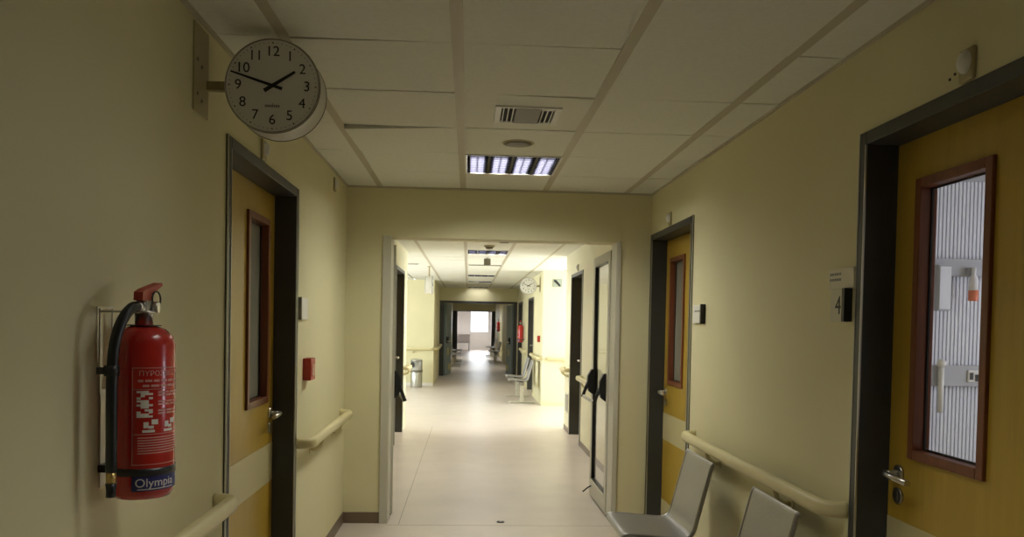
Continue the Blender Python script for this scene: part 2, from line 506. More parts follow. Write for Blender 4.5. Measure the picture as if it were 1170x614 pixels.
def push_bar(root, y0, y1, x, s, z=1.0):
    """panic bar along Y at face x; s = direction it sticks out"""
    bar = MB().box(x + s * .085 - .011, x + s * .085 + .011, y0 + .02, y1 - .02, z - .125, z - .10, .006).build('push_bar', 'alu_paint', root)
    for y in (y0, y1):
        h = MB()
        h.prism([(x, y - .035, z - .11), (x, y - .035, z + .11), (x + s * .02, y - .035, z + .105), (x + s * .05, y - .035, z + .05), (x + s * .055, y - .035, z - .02), (x + s * .04, y - .035, z - .08)], (0, .07, 0))
        h.build('bar_housing', 'black', root)
        a = MB().tube([(x + s * .04, y, z + .01), (x + s * .065, y, z - .06), (x + s * .09, y, z - .125)], .014, 12)
        a.build('bar_arm', 'black', root)


def glazed_leaf(name, label, hx, hy, ang, s, bars):
    """leaf hinged at (hx, hy), opened to lie along +Y; s = side the push bar is on"""
    t = thing(name, label, 'door', (hx, hy, 0), ang, kind='structure')
    W, T, Z0, Z1, R = .80, .045, .012, 2.06, .075
    org = Matrix.Translation((hx, hy, 0)) @ Matrix.Rotation(ang, 4, 'Z')
    fr = MB().box(-T / 2, T / 2, 0, R, Z0, Z1, .003).box(-T / 2, T / 2, W - R, W, Z0, Z1, .003)
    fr.box(-T / 2, T / 2, R, W - R, Z1 - R, Z1, .003).box(-T / 2, T / 2, R, W - R, Z0, Z0 + .14, .003)
    fr.build('leaf_frame', 'alu_paint', t, world=False)
    g = MB()
    for y0, y1, z0, z1 in ((R, R + .008, .15, 1.985), (W - R - .008, W - R, .15, 1.985), (R, W - R, .152, .16), (R, W - R, 1.977, 1.985)):
        g.box(-T / 2 + .004, T / 2 - .004, y0, y1, z0, z1)
    g.build('gasket', 'black', t, world=False)
    MB().box(-.004, .004, R, W - R, .15, Z1 - R).build('glass_pane', 'glass', t, world=False)
    MB().box(-T / 2 + .012, T / 2 - .012, .01, W - .01, .002, .014).build('floor_brush', 'black', t, world=False)
    # push bar in leaf space
    b = bpy.data.objects
    x = s * T / 2
    z, y0, y1 = .995, .09, W - .10
    MB().box(x + s * .085 - .011, x + s * .085 + .011, y0 + .02, y1 - .02, z - .135, z - .11, .006).build('push_bar', 'alu_paint', t, world=False)
    for y in (y0, y1):
        MB().prism([(x, y - .03, z - .11), (x, y - .03, z + .11), (x + s * .02, y - .03, z + .105), (x + s * .05, y - .03, z + .05), (x + s * .055, y - .03, z - .02), (x + s * .04, y - .03, z - .08)], (0, .06, 0)).build('bar_housing', 'black', t, world=False)
        MB().tube([(x + s * .04, y, z + .01), (x + s * .065, y, z - .06), (x + s * .09, y, z - .13)], .014, 12).build('bar_arm', 'black', t, world=False)
    MB().box(-s * (T / 2) - .0, -s * (T / 2 + .008), .03, .07, .9, 1.1, .002).build('lock_plate', 'chrome', t, world=False)
    if bars:
        MB().tube([(x, W - .12, .10), (x + s * .03, W - .12, .085), (x + s * .075, W - .13, .05)], .006, 10).build('hold_open_foot', 'black', t, world=False)
    return t


glazed_leaf('door_9', 'grey framed glazed leaf folded open beside the ochre door', OPR + .014, YC + .235, math.radians(0), -1, True)
glazed_leaf('door_10', 'glazed leaf folded open, only its black push bar peeping past the jamb', OPL - .002, YC + .235, math.radians(9.0), 1, False)

# ------------------------------------------------------------------ ochre doors
def ochre_door(name, label, loc, rz, W, mirror=False, pane='frosted', detail=True, top=DH, RV=.105):
    """local x runs to the viewer's right along the wall, y goes into the wall; origin at the viewer's lower left of the frame"""
    t = thing(name, label, 'door', loc, rz, kind='structure')
    FW = .045
    mx = (lambda a: W - a) if mirror else (lambda a: a)       # handle side: low x unless mirrored
    fr = MB()
    fr.box(0, FW, -.008, RV + .055, 0, top, .003).box(W - FW, W, -.008, RV + .055, 0, top, .003).box(FW, W - FW, -.008, RV + .055, top - FW, top, .003)
    f = fr.build('door_frame', 'frame', t, world=False)
    MB().box(FW - .004, FW + .0015, -.010, -.004, 0, top - FW).box(W - FW - .0015, W - FW + .004, -.010, -.004, 0, top - FW).box(.0, .004, -.0095, -.004, 0, top).box(W - .004, W, -.0095, -.004, 0, top).build('edge_strip', 'steel_strip', f, world=False)
    l0, l1, zt = FW + .003, W - FW - .003, top - FW - .003
    a, b = sorted((mx(l0 + .125), mx(l0 + .505)))
    z0, z1 = 1.065, 1.973
    lf = MB()
    lf.box(l0, a, RV, RV + .04, .006, zt).box(b, l1, RV, RV + .04, .006, zt).box(a, b, RV, RV + .04, .006, z0).box(a, b, RV, RV + .04, z1, zt)
    leaf = lf.build('door_leaf', 'ochre', t, world=False)
    wf = MB()
    B = .032
    for x0, x1, c0, c1 in ((a, a + B, z0, z1), (b - B, b, z0, z1), (a + B, b - B, z0, z0 + B), (a + B, b - B, z1 - B, z1)):
        wf.box(x0, x1, RV - .012, RV + .046, c0, c1, .003)
    wf.build('window_bead', 'redwood', leaf, world=False)
    g = MB().box(a + B, b - B, RV + .030, RV + .036, z0 + B, z1 - B)
    g.build('glass_pane', pane, leaf, world=False)
    gk = MB()
    for x0, x1, c0, c1 in ((a + B, a + B + .006, z0 + B, z1 - B), (b - B - .006, b - B, z0 + B, z1 - B), (a + B + .006, b - B - .006, z0 + B, z0 + B + .006), (a + B + .006, b - B - .006, z1 - B - .006, z1 - B)):
        gk.box(x0, x1, RV + .024, RV + .030, c0, c1)
    gk.build('gasket', 'black', leaf, world=False)
    MB().box(l0, l1, RV - .0015, RV + .001, .655, .85).build('push_band', 'cream_lam', leaf, world=False)
    MB().box(l0, l1, RV - .0015, RV + .001, .006, .215).build('kick_plate', 'cream_lam', leaf, world=False)
    hx, s = mx(l0 + .068), (-1 if mirror else 1)
    h = MB().cyl((hx, RV, 1.006), (hx, RV - .009, 1.006), .027)
    h.cyl((hx, RV - .009, 1.006), (hx, RV - .05, 1.006), .010, 16)
    h.tube([(hx, RV - .05, 1.006), (hx + s * .015, RV - .058, 1.006), (hx + s * .05, RV - .06, 1.004), (hx + s * .145, RV - .058, 1.0)], .0105, 14)
    h.build('handle', 'chrome', t, world=False)
    k = MB().cyl((hx, RV, .93), (hx, RV - .008, .93), .027).box(hx - .005, hx + .005, RV - .010, RV - .006, .918, .945)
    k.build('keyhole_rose', 'chrome', t, world=False)
    if detail:
        hs = MB()
        for z in (.25, 1.05, 1.85):
            hs.cyl((mx(l1 - l0 + FW - .0), RV - .008, z - .05), (mx(l1 - l0 + FW), RV - .008, z + .05), .008, 12)
        hs.build('hinge', 'chrome', t, world=False)
    return t


ochre_door('door_1', 'ochre door with slim window between extinguisher and red call point', (XL, D1[0], 0), PI / 2, D1[1] - D1[0], mirror=True)
ochre_door('door_2', 'ochre door with ribbed screen behind its window, beside sign 4', (XR, D2[1], 0), -PI / 2, D2[1] - D2[0], pane='glass')
ochre_door('door_3', 'ochre door with slim window at the cross wall corner', (XR, D3[1], 0), -PI / 2, D3[1] - D3[0])
ochre_door('door_4', 'dark framed door past the open glazed leaf', (X2R, DR2[1], 0), -PI / 2, DR2[1] - DR2[0], detail=False, RV=.145)
ochre_door('door_5', 'dark framed door by the side hall corner', (X2L, DL2[0], 0), PI / 2, DL2[1] - DL2[0], mirror=True, detail=False)
ochre_door('door_6', 'dark framed door behind the distant grey seat', (X3R, DA[1], 0), -PI / 2, DA[1] - DA[0], detail=False, top=2.05)
ochre_door('door_7', 'dark framed door just before the double doors', (X3R, DB[1], 0), -PI / 2, DB[1] - DB[0], detail=False, top=2.05)

# far double doors
t = thing('door_8', 'blue grey double doors standing open at the far end', 'door', (.3, Y3, 0), kind='structure')
fr = MB().box(X3L, -.68, Y3 - .03, Y3 + .16, 0, 2.09, .004).box(1.25, X3R, Y3 - .03, Y3 + .16, 0, 2.09, .004).box(-.68, 1.25, Y3 - .03, Y3 + .16, 2.03, 2.09, .004)
fr.build('door_frame', 'frame', t)
for hx, ang, s in ((-.665, math.radians(-9), -1), (1.235, math.radians(6), 1)):
    m_ = Matrix.Translation((hx, Y3 + .17, 0)) @ Matrix.Rotation(ang, 4, 'Z')
    lf = MB().box(-.022, .022, 0, .95, .01, 2.02, .003, m=m_).build('door_leaf', 'blue_leaf', t)
    q = MB().box(-s * .022 - .002, -s * .022 + .002, .35, .60, .55, .75, m=m_).box(-s * .022 - .002, -s * .022 + .002, .55, .90, .12, .30, m=m_)
    q.build('sticker', 'yellow_sticker', lf)
    MB().box(-s * .022, -s * .08, .15, .30, .90, 1.08, .01, m=m_).build('bar_housing', 'black', lf)
    MB().box(-s * .07 - .012, -s * .07 + .012, .12, .85, .93, .97, .006, m=m_).build('push_bar', 'alu_paint', lf)
MB().box(.2, .38, Y3 - .06, Y3 - .03, 2.03, 2.07).build('door_closer', 'black', t)

t = thing('door_11', 'dark framed doorway into the bright end ward', 'door', (.3, Y4, 0), kind='structure')
MB().box(-.80, -.56, Y4 - .02, Y4 + .2, 0, 2.09).box(1.17, 1.40, Y4 - .02, Y4 + .2, 0, 2.09).box(-.56, 1.17, Y4 - .02, Y4 + .2, 2.06, 2.1).build('door_frame', 'frame', t)

# windows
def window(name, label, mbf, mbg):
    t = thing(name, label, 'window', kind='structure')
    mbf.build('window_frame', 'white_plastic', t)
    mbg.build('glass_pane', 'glass', t)
    return t


mf = MB()
for x0, x1, z0, z1 in ((WX0, WX0 + .05, WZ0, WZ1), (WX1 - .05, WX1, WZ0, WZ1), (WX0, WX1, WZ0, WZ0 + .05), (WX0, WX1, WZ1 - .05, WZ1)):
    mf.box(x0, x1, Y5 + .03, Y5 + .09, z0, z1)
window('window_1', 'blown out bright window at the very end of the corridor', mf, MB().box(WX0, WX1, Y5 + .055, Y5 + .063, WZ0, WZ1))
mf, mg = MB(), MB()
for y0, y1, z0, z1 in ((11.4, 11.46, .8, 2.3), (14.04, 14.1, .8, 2.3), (11.4, 14.1, .8, .86), (11.4, 14.1, 2.24, 2.3), (12.72, 12.78, .8, 2.3)):
    mf.box(3.97, 4.03, y0, y1, z0, z1)
window('window_2', 'wide alcove window lighting the corridor from the side', mf, MB().box(3.995, 4.003, 11.4, 14.1, .8, 2.3))
mf = MB()
for y0, y1, z0, z1 in ((12., 12.06, .8, 2.3), (16.94, 17., .8, 2.3), (12., 17., .8, .86), (12., 17., 2.24, 2.3), (14.47, 14.53, .8, 2.3)):
    mf.box(-4.03, -3.97, y0, y1, z0, z1)
window('window_3', 'wide side hall window', mf, MB().box(-4.003, -3.995, 12., 17., .8, 2.3))
mf = MB()
for y0, y1, z0, z1 in ((2.1, 2.16, .9, 2.2), (3.64, 3.7, .9, 2.2), (2.1, 3.7, .9, .96), (2.1, 3.7, 2.14, 2.2)):
    mf.box(4.47, 4.53, y0, y1, z0, z1)
window('window_4', 'consulting room window', mf, MB().box(4.495, 4.503, 2.1, 3.7, .9, 2.2))

# ------------------------------------------------------------------ light fixtures
FIX = 'recessed louvre fixtures along the corridor ceiling'


def light_fixture(label, cx, cy):
    t = thing('ceiling_light', label, 'ceiling light', (cx, cy, H), group=FIX)
    h = .287
    b = MB()
    for x0, x1, y0, y1 in ((-h, -h + .012, -h, h), (h - .012, h, -h, h), (-h + .012, h - .012, -h, -h + .012), (-h + .012, h - .012, h - .012, h)):
        b.box(x0, x1, y0, y1, -.006, .029)
    b.build('light_frame', 'white_plastic', t, world=False)
    MB().box(-h + .012, h - .012, -h + .012, h - .012, .0275, .0295).build('reflector_pan', 'white_plastic', t, world=False)
    for k in range(4):
        x = -.21 + .14 * k
        MB().cyl((x, -h + .02, .017), (x, h - .02, .017), .006, 12).build('fluorescent_tube', 'tube', t, world=False)
    lv = MB()
    for k in range(5):                          # parabolic strips between the tubes
        x = -.28 + .14 * k
        w = .030
        xa, xb = max(-h + .013, x - w), min(h - .013, x + w)
        lv.prism([(xa, -h + .013, .014), (xa * .35 + xb * .65 if k == 0 else xb * .35 + xa * .65 if k == 4 else x - .006, -h + .013, -.004), (xa * .35 + xb * .65 + .004 if k == 0 else xb * .35 + xa * .65 + .004 if k == 4 else x + .006, -h + .013, -.004), (xb, -h + .013, .014)], (0, 2 * h - .026, 0))
    for k in range(11):
        y = -h + .028 + k * (2 * h - .056) / 10
        lv.box(-h + .013, h - .013, y - .001, y + .001, -.004, .010)
    lv.build('louvre', 'louvre', t, world=False)
    return t


fix = light_fixture('square louvre ceiling light nearest the cross wall, before the opening', .248, 4.895)
dup(fix, (.248, 1.895, H), 0, 'square louvre ceiling light glowing over the extinguisher', FIX)
dup(fix, (.248, -1.105, H), 0, 'added square louvre ceiling light at the closed corridor end', FIX)  # added behind the camera for ambient light
for y, pw in P_PANEL.items():  # some of these glows are added only to brighten the corridor
    lm = bpy.data.lights.new('ceiling_light_glow', 'AREA')
    lm.shape, lm.size, lm.size_y, lm.energy, lm.color, lm.spread = 'RECTANGLE', .52, .52, pw, ((1.0, .98, .88) if y < 6 else (1.0, .97, .95)), math.radians(98 if y < 4 else 172)
    lo = bpy.data.objects.new('ceiling_light_glow', lm)
    lo.location = (.248, y, H + (.026 if y < 22 else -.004))
    COL.objects.link(lo)
for y, lb in ((7.9, 'added louvre ceiling light hidden just behind the cross wall'), (42.1, 'added louvre ceiling light inside the bright end ward'), (10.9, 'first louvre ceiling light beyond the opening, unlit dashes given an added glow'), (16.3, 'louvre ceiling light past the bright ceiling band'), (18.7, 'louvre ceiling light before the last one'), (21.7, 'louvre ceiling light right before the double doors'), (25.9, 'added louvre ceiling light just past the double doors'), (33.1, 'added louvre ceiling light before the bright ward')):  # cross wall, ward and past-door lamps are added; first dashes glow for brightness
    dup(fix, (.248, y, H - (.03 if y > 22 else 0)), 0, lb, FIX)

# ceiling vent with a square damper in the middle
t = thing('ceiling_vent', 'white framed square air vent with dark slots and brown centre', 'air vent', (.255, 3.695, H))
b = MB()
hx, hy = .150, .140
for x0, x1, y0, y1 in ((-hx, -hx + .028, -hy, hy), (hx - .028, hx, -hy, hy), (-hx + .028, hx - .028, -hy, -hy + .016), (-hx + .028, hx - .028, hy - .016, hy)):
    b.box(x0, x1, y0, y1, -.012, 0, .002)
b.build('vent_frame', 'white_plastic', t, world=False)
MB().box(-hx + .02, hx - .02, -hy + .012, hy - .012, -.005, -.001).build('vent_throat', 'dark_void', t, world=False)
for x in (-.112, -.09, -.068, .068, .09, .112):
    MB().box(x - .0025, x + .0025, -hy + .016, hy - .016, -.011, -.003).build('vent_slat', 'white_plastic', t, world=False)
MB().box(-.058, .058, -hy + .012, hy - .012, -.014, -.004, .003).build('damper', 'grey_plastic', t, world=False)

t = thing('ceiling_speaker', 'round grille flush in the tile between air vent and light', 'speaker', (.250, 4.285, H))
MB().lathe([(.0, .0), (.088, .0), (.088, -.004), (.082, -.008), (.078, -.008), (.0, -.008)][::-1], n=40).build('speaker_ring', 'ivory_plastic', t, world=False)
MB().lathe([(.001, -.008), (.075, -.008), (.05, -.013), (.001, -.015)], n=40).build('speaker_grille', 'grey_plastic', t, world=False)

# middle corridor ceiling items
t = thing('smoke_detector', 'round beige smoke detector just inside the opening top', 'smoke detector', (.245, 9.95, H))
MB().lathe([(.001, 0), (.068, 0), (.068, -.02), (.001, -.02)], n=28).build('detector_base', 'ivory_plastic', t, world=False)
MB().lathe([(.001, -.02), (.055, -.02), (.042, -.045), (.001, -.052)], n=28).build('detector_dome', 'grey_plastic', t, world=False)
t = thing('ceiling_sensor', 'small grey box hanging under the ceiling past the smoke detector', 'sensor', (.262, 11.75, H))
MB().box(-.05, .05, -.03, .03, -.12, -.02, .008).build('sensor_body', 'grey_plastic', t, world=False)
MB().cyl((0, 0, -.02), (0, 0, 0), .015, 14).build('sensor_stem', 'white_plastic', t, world=False)
t = thing('ceiling_diffuser', 'long dark air slot across the bright ceiling band', 'air vent', (.262, 13.2, H))
MB().box(-.29, .29, -.07, .07, -.014, 0, .003).build('vent_frame', 'white_plastic', t, world=False)
MB().box(-.27, .27, -.05, .05, -.017, -.012).build('vent_throat', 'dark_void', t, world=False)
t = thing('ceiling_diffuser', 'short dark air slot over the side hall', 'air vent', (-.94, 13.3, H))
MB().box(-.10, .10, -.07, .07, -.014, 0, .003).build('vent_frame', 'white_plastic', t, world=False)
MB().box(-.085, .085, -.05, .05, -.017, -.012).build('vent_throat', 'grey_plastic', t, world=False)
t = thing('ceiling_vent', 'small dark ceiling grille half hidden by the opening top', 'air vent', (.41, 9.42, H))
MB().box(-.06, .06, -.06, .06, -.014, 0, .003).build('vent_frame', 'grey_plastic', t, world=False)
MB().box(-.05, .05, -.05, .05, -.017, -.012).build('vent_throat', 'dark_void', t, world=False)

# ------------------------------------------------------------------ double sided clocks
def make_clock(label):
    """origin on the wall; the wall is at local x = 0, the clock hangs at +x, faces along -y and +y"""
    t = thing('wall_clock', label, 'clock')
    C, R, D = .229, .156, .068
    MB().box(0, .005, -.155, -.015, -.11, .175, .001).build('wall_plate', 'ivory_plastic', t, world=False)
    for y_, z_ in ((-.125, .06), (-.085, .045), (-.125, -.05), (-.085, -.065)):
        MB().cyl((.005, y_, z_), (.008, y_, z_), .006, 10).build('plate_bolt', 'grey_plastic', t, world=False)
    MB().box(.005, C - R + .03, -.040, -.018, -.016, .016, .003).build('arm', 'ivory_plastic', t, world=False)
    case = MB()
    case.lathe([(.02, -D + .008), (R - .004, -D + .008), (R, -D + .002), (R, -D - .004 + .02), (R - .006, -D + .03), (R - .012, -.012), (R - .012, .012), (R - .006, D - .03), (R, D - .016), (R, D - .002), (R - .004, D - .008), (.02, D - .008)], (C, 0, 0), 64, 'Y')
    case.build('clock_case', 'white_plastic', t, world=False)
    for s in (-1, 1):
        y = s * (D - .0075)
        MB().lathe([(R - .003, s * (D - .002)), (R + .0015, s * (D - .006)), (R + .0015, s * (D - .014)), (R - .004, s * (D - .009)), (R - .003, s * (D - .002))], (C, 0, 0), 64, 'Y').build('clock_rim', 'grey_plastic', t, world=False)
        d = MB().cyl((C, y, 0), (C, y + s * .002, 0), R - .003, 64).build('clock_dial', 'dial', t, world=False)
        yy = y + s * .0022
        mk = MB()
        for k in range(60):
            a = 2 * PI * k / 60
            r_ = .0026 if k % 5 == 0 else .0014
            mk.cyl((C + .142 * math.sin(a), yy, .142 * math.cos(a)), (C + .142 * math.sin(a), yy + s * .0006, .142 * math.cos(a)), r_, 8)
        mk.build('minute_dots', 'ink', d, world=False)
        flip = Matrix.Rotation(PI / 2, 4, 'X') if s < 0 else Matrix.Rotation(PI, 4, 'Z') @ Matrix.Rotation(PI / 2, 4, 'X')
        for k in range(1, 13):
            a = 2 * PI * k / 12
            MB().text(str(k), .047, Matrix.Translation((C - s * .113 * math.sin(a), yy, .113 * math.cos(a))) @ flip, .0004).build('numeral', 'ink', d, world=False)
        # small illegible maker's line
        lg = MB()
        for i in range(7):
            lg.box(C + (-.024 + .007 * i), C + (-.0185 + .007 * i), min(yy, yy + s * .0005), max(yy, yy + s * .0005), -.071, -.063)
        lg.box(C + .0005, C + .002, min(yy, yy + s * .0005), max(yy, yy + s * .0005), -.063, -.057)
        lg.build('maker_mark', 'grey_ink', d, world=False)
        for nm_, ang, ln, w0, w1, tail, lift in (('hour_hand', math.radians(57), .088, .0058, .0040, .032, .004), ('minute_hand', math.radians(287.5), .143, .0046, .0026, .034, .0065)):
            dx, dz = -s * math.sin(ang), math.cos(ang)
            px, pz = dz, -dx
            y1 = y + s * lift
            pts = [(C - dx * tail + px * w0 * 1.15, y1, -dz * tail + pz * w0 * 1.15), (C - dx * tail - px * w0 * 1.15, y1, -dz * tail - pz * w0 * 1.15), (C + dx * ln - px * w1, y1, dz * ln - pz * w1), (C + dx * ln + px * w1, y1, dz * ln + pz * w1)]
            MB().prism(pts, (0, s * .0012, 0)).build(nm_, 'ink', t, world=False)
        MB().cyl((C, y + s * .002, 0), (C, y + s * .0085, 0), .006, 16).build('hand_pin', 'ink', t, world=False)
    return t


clock = make_clock('white double sided clock on a wall arm above the extinguisher')
clock.location = (XL, 2.755, 2.258)
CK = 'double sided corridor clocks'
clock['group'] = CK
dup(clock, (X3R, 14.95, 2.205), PI, 'white round clock beyond the opening, above the distant grey seat', CK)
ck = dup(clock, (-.70, 13.9 + .229, 2.13), -PI / 2, 'clock seen edge-on under the side hall ceiling', CK)
for ch in list(ck.children):
    if ch.name.startswith(('arm', 'wall_plate', 'plate_bolt')):
        bpy.data.objects.remove(ch, do_unlink=True)
hb = MB().box(.219, .239, -.012, .012, .15, H - 2.13 - .006).box(.18, .28, -.03, .03, H - 2.13 - .012, H - 2.13)
o = hb.build('ceiling_hanger', 'ivory_plastic', ck, world=False)

# ------------------------------------------------------------------ fire extinguishers
def make_extinguisher(label):
    """origin on the wall (x = 0), floor height 0; body in front of the wall at +x, hose on the -y side"""
    t = thing('fire_extinguisher', label, 'fire extinguisher')
    cx, r, z0, z1 = .098, .0725, 1.040, 1.458
    prof = [(.001, z0 + .012), (r - .022, z0 + .012), (r - .020, z0), (r - .010, z0), (r - .003, z0 + .012), (r, z0 + .035), (r, z1 - .045), (r - .006, z1 - .025), (r - .022, z1 - .008), (.030, z1 - .001), (.020, z1 + .004), (.001, z1 + .004)]
    body = MB().lathe(prof, (cx, 0, 0), 72)
    body.build('cylinder', 'red', t, world=False)

    def wrap(rr, a0):
        return lambda co: Vector((cx + (rr + co.z) * math.cos(a0 + co.x / rr), (rr + co.z) * math.sin(a0 + co.x / rr), co.y))

    def patch(mb, a, b, za, zb, rr, n=14):
        ring = []
        for z in (za, zb):
            ring.append([(cx + rr * math.cos(a + (b - a) * k / n), rr * math.sin(a + (b - a) * k / n), z) for k in range(n + 1)])
        vs_ = [[mb.bm.verts.new(p) for p in q] for q in ring]
        outer = [[mb.bm.verts.new((cx + (p[0] - cx) * (1 + .0004 / rr), p[1] * (1 + .0004 / rr), p[2])) for p in q] for q in ring]
        for k in range(n):
            mb.bm.faces.new((outer[0][k], outer[0][k + 1], outer[1][k + 1], outer[1][k]))
            mb.bm.faces.new((vs_[0][k], vs_[1][k], vs_[1][k + 1], vs_[0][k + 1]))
        for row in (0, 1):
            for k in range(n):
                mb.bm.faces.new((vs_[row][k], vs_[row][k + 1], outer[row][k + 1], outer[row][k]))
        for k in (0, n):
            mb.bm.faces.new((vs_[0][k], vs_[1][k], outer[1][k], outer[0][k]))

    R0 = math.radians
    A0, A1 = R0(-88), R0(72)                   # printed panel
    rr = r + .0004
    lb = MB()
    for a, b, za, zb in ((A0, A1, 1.357, 1.3585), (A0, A1, 1.125, 1.1265), (A0, A0 + .018, 1.125, 1.358), (A1 - .018, A1, 1.125, 1.358), (A0, A1, 1.306, 1.3072), (A0, A1, 1.198, 1.1992)):
        patch(lb, a, b, za, zb, rr)
    lb.build('label_border', 'pink_ink', t, world=False)
    tx = MB()
    mid = (A0 + A1) / 2
    tx.text('ΠΥΡΟΣΒΕΣΤΗΡΑΣ', .0172, None, .0003, warp=lambda co: wrap(rr, mid - .16)(Vector((co.x, co.y + 1.344, co.z))))
    rnd = random.Random(3)
    for z, sa, sb in ((1.327, -78, 66), (1.315, -70, 60)):
        a = sa
        while a < sb:
            w = rnd.uniform(7, 17)
            patch(tx, R0(a), R0(min(a + w, sb)), z - .0028, z + .0028, rr, 4)
            a += w + 3
    for z in (1.299, 1.292, 1.277, 1.270, 1.255, 1.248):   # instruction lines
        a = -42
        while a < 62:
            w = rnd.uniform(7, 16)
            patch(tx, R0(a), R0(min(a + w, 64)), z - .002, z + .002, rr, 4)
            a += w + 3
    for k in range(7):                                      # small print block
        patch(tx, R0(-78), R0(62), 1.189 - k * .0062, 1.1915 - k * .0062, rr, 12)
    tx.build('label_print', 'pink_ink', t, world=False)
    pc = MB()
    for z in (1.293, 1.271, 1.249):                         # pictogram column and two small pictograms
        for k in range(4):
            for j in range(4):
                if rnd.random() < .62:
                    patch(pc, R0(-80 + 7.0 * k), R0(-80 + 7.0 * (k + 1)), z - .010 + .005 * j, z - .010 + .005 * (j + 1), rr, 2)
    for a in (-62, -22):
        patch(pc, R0(a + 8), R0(a + 20), 1.222, 1.234, rr, 3)
        patch(pc, R0(a - 6), R0(a + 3), 1.214, 1.228, rr, 3)
        patch(pc, R0(a + 3), R0(a + 12), 1.212, 1.219, rr, 3)
        patch(pc, R0(a - 8), R0(a + 14), 1.203, 1.209, rr, 4)
    pc.build('pictograms', 'white_ink', t, world=False)
    st = MB().lathe([(r + .0005, 1.098), (r + .002, 1.098), (r + .002, 1.116), (r + .0005, 1.116), (r + .0005, 1.098)], (cx, 0, 0), 64)
    st.box(-.001 + .0, cx - r + .004, -.025, .025, 1.098, 1.116)
    st.build('strap', 'black', t, world=False)
    bl = MB()
    patch(bl, A0, A1, 1.062, 1.0975, rr)
    bl.build('brand_label', 'blue_ink', t, world=False)
    bt = MB()
    r3 = rr + .0006
    bt.text('Olympia', .0290, None, .0003, warp=lambda co: wrap(r3, R0(-44))(Vector((co.x, co.y + 1.081, co.z))))
    patch(bt, R0(-78), R0(-6), 1.0655, 1.0675, r3, 10)
    for z, a, b in ((1.088, 10, 66), (1.078, 14, 66), (1.070, 20, 66)):
        patch(bt, R0(a), R0(b), z - .0018, z + .0018, r3, 10)
    bt.build('brand_print', 'white_ink', t, world=False)
    v = MB().lathe([(.001, z1), (.021, z1), (.021, z1 + .028), (.026, z1 + .030), (.026, z1 + .036), (.017, z1 + .038), (.017, z1 + .062), (.001, z1 + .062)], (cx, 0, 0), 28)
    v.cyl((cx, -.015, z1 + .046), (cx, -.046, z1 + .046), .012, 16)
    v.cyl((cx, .01, z1 + .045), (cx, .038, z1 + .048), .013, 16)
    v.box(cx - .012, cx + .012, -.02, .05, z1 + .052, z1 + .060, .002)
    v.build('valve', 'chrome', t, world=False)
    MB().lathe([(.001, z1 - .0005), (.040, z1 - .0005), (.040, z1 + .002), (.001, z1 + .002)], (cx, 0, 0), 32).build('neck_collar', 'black', t, world=False)
    lv = MB()
    lv.prism([(cx - .011, -.036, z1 + .062), (cx - .011, -.034, z1 + .082), (cx - .011, -.010, z1 + .090), (cx - .011, .028, z1 + .098), (cx - .011, .085, z1 + .110), (cx - .011, .088, z1 + .103), (cx - .011, .040, z1 + .084), (cx - .011, .022, z1 + .066), (cx - .011, 0, z1 + .058)], (.022, 0, 0))
    lv.build('squeeze_lever', 'red_plastic', t, world=False)
    ring = [(cx + .014, .040 + .026 * math.cos(2 * PI * k / 20), z1 + .066 + .020 * math.sin(2 * PI * k / 20)) for k in range(20)]
    MB().tube(ring + [ring[0]], .0022, 8).build('pull_ring', 'black', t, world=False)
    MB().cyl((cx + .016, .014, z1 + .046), (cx + .030, .016, z1 + .046), .014, 20).build('gauge', 'chrome', t, world=False)
    hp = [(cx, -.044, z1 + .046), (cx - .002, -.066, z1 + .043), (cx - .008, -.092, z1 + .022), (cx - .016, -.110, z1 - .015), (cx - .022, -.118, z1 - .07), (cx - .024, -.120, z1 - .16), (cx - .024, -.120, z1 - .26), (cx - .024, -.120, 1.118)]
    fine = []
    for i in range(len(hp) - 1):
        for k in range(4):
            u = k / 4
            p = [Vector(hp[max(i - 1, 0)]), Vector(hp[i]), Vector(hp[i + 1]), Vector(hp[min(i + 2, len(hp) - 1)])]
            fine.append(.5 * ((2 * p[1]) + (p[2] - p[0]) * u + (2 * p[0] - 5 * p[1] + 4 * p[2] - p[3]) * u * u + (3 * p[1] - p[0] - 3 * p[2] + p[3]) * u ** 3))
    fine.append(Vector(hp[-1]))
    hose = MB().tube(fine, .0125, 16).build('hose', 'rubber', t, world=False)
    hx, hy = cx - .024, -.120
    MB().cyl((hx, hy, 1.118), (hx, hy, 1.092), .0115, 20).build('hose_ferrule', 'brass', t, world=False)
    MB().lathe([(.001, 1.06), (.0115, 1.06), (.0105, 1.075), (.0125, 1.092), (.001, 1.092)], (hx, hy, 0), 20).build('nozzle', 'black', t, world=False)
    MB().box(hx - .034, hx, hy - .004, hy + .012, 1.345, 1.362, .002).cyl((hx, hy, 1.342), (hx, hy, 1.366), .0165, 18).build('hose_clip', 'black', t, world=False)
    br = MB().box(0, .003, -.036, -.030, 1.37, 1.503).box(0, .003, -.036, .05, 1.498, 1.503).box(0, .003, .045, .05, 1.44, 1.503).box(0, .003, -.022, -.008, 1.29, 1.50).box(0, .003, -.018, .018, 1.06, 1.30)
    br.box(.002, cx - .018, -.020, .004, z1 + .031, z1 + .036)
    br.build('wall_bracket', 'alu', t, world=False)
    return t


EXG = 'wall hung fire extinguishers'
ext = make_extinguisher('red fire extinguisher with black hose under the wall clock')
ext['group'] = EXG
ext.location = (XL, 1.99, 0)
dup(ext, (X3R, 18.95, 0), PI, 'distant red extinguisher between two dark doors past the grey seat', EXG)
dup(ext, (X3R, 33.0, .10), PI, 'tiny red extinguisher beyond the open double doors', EXG)

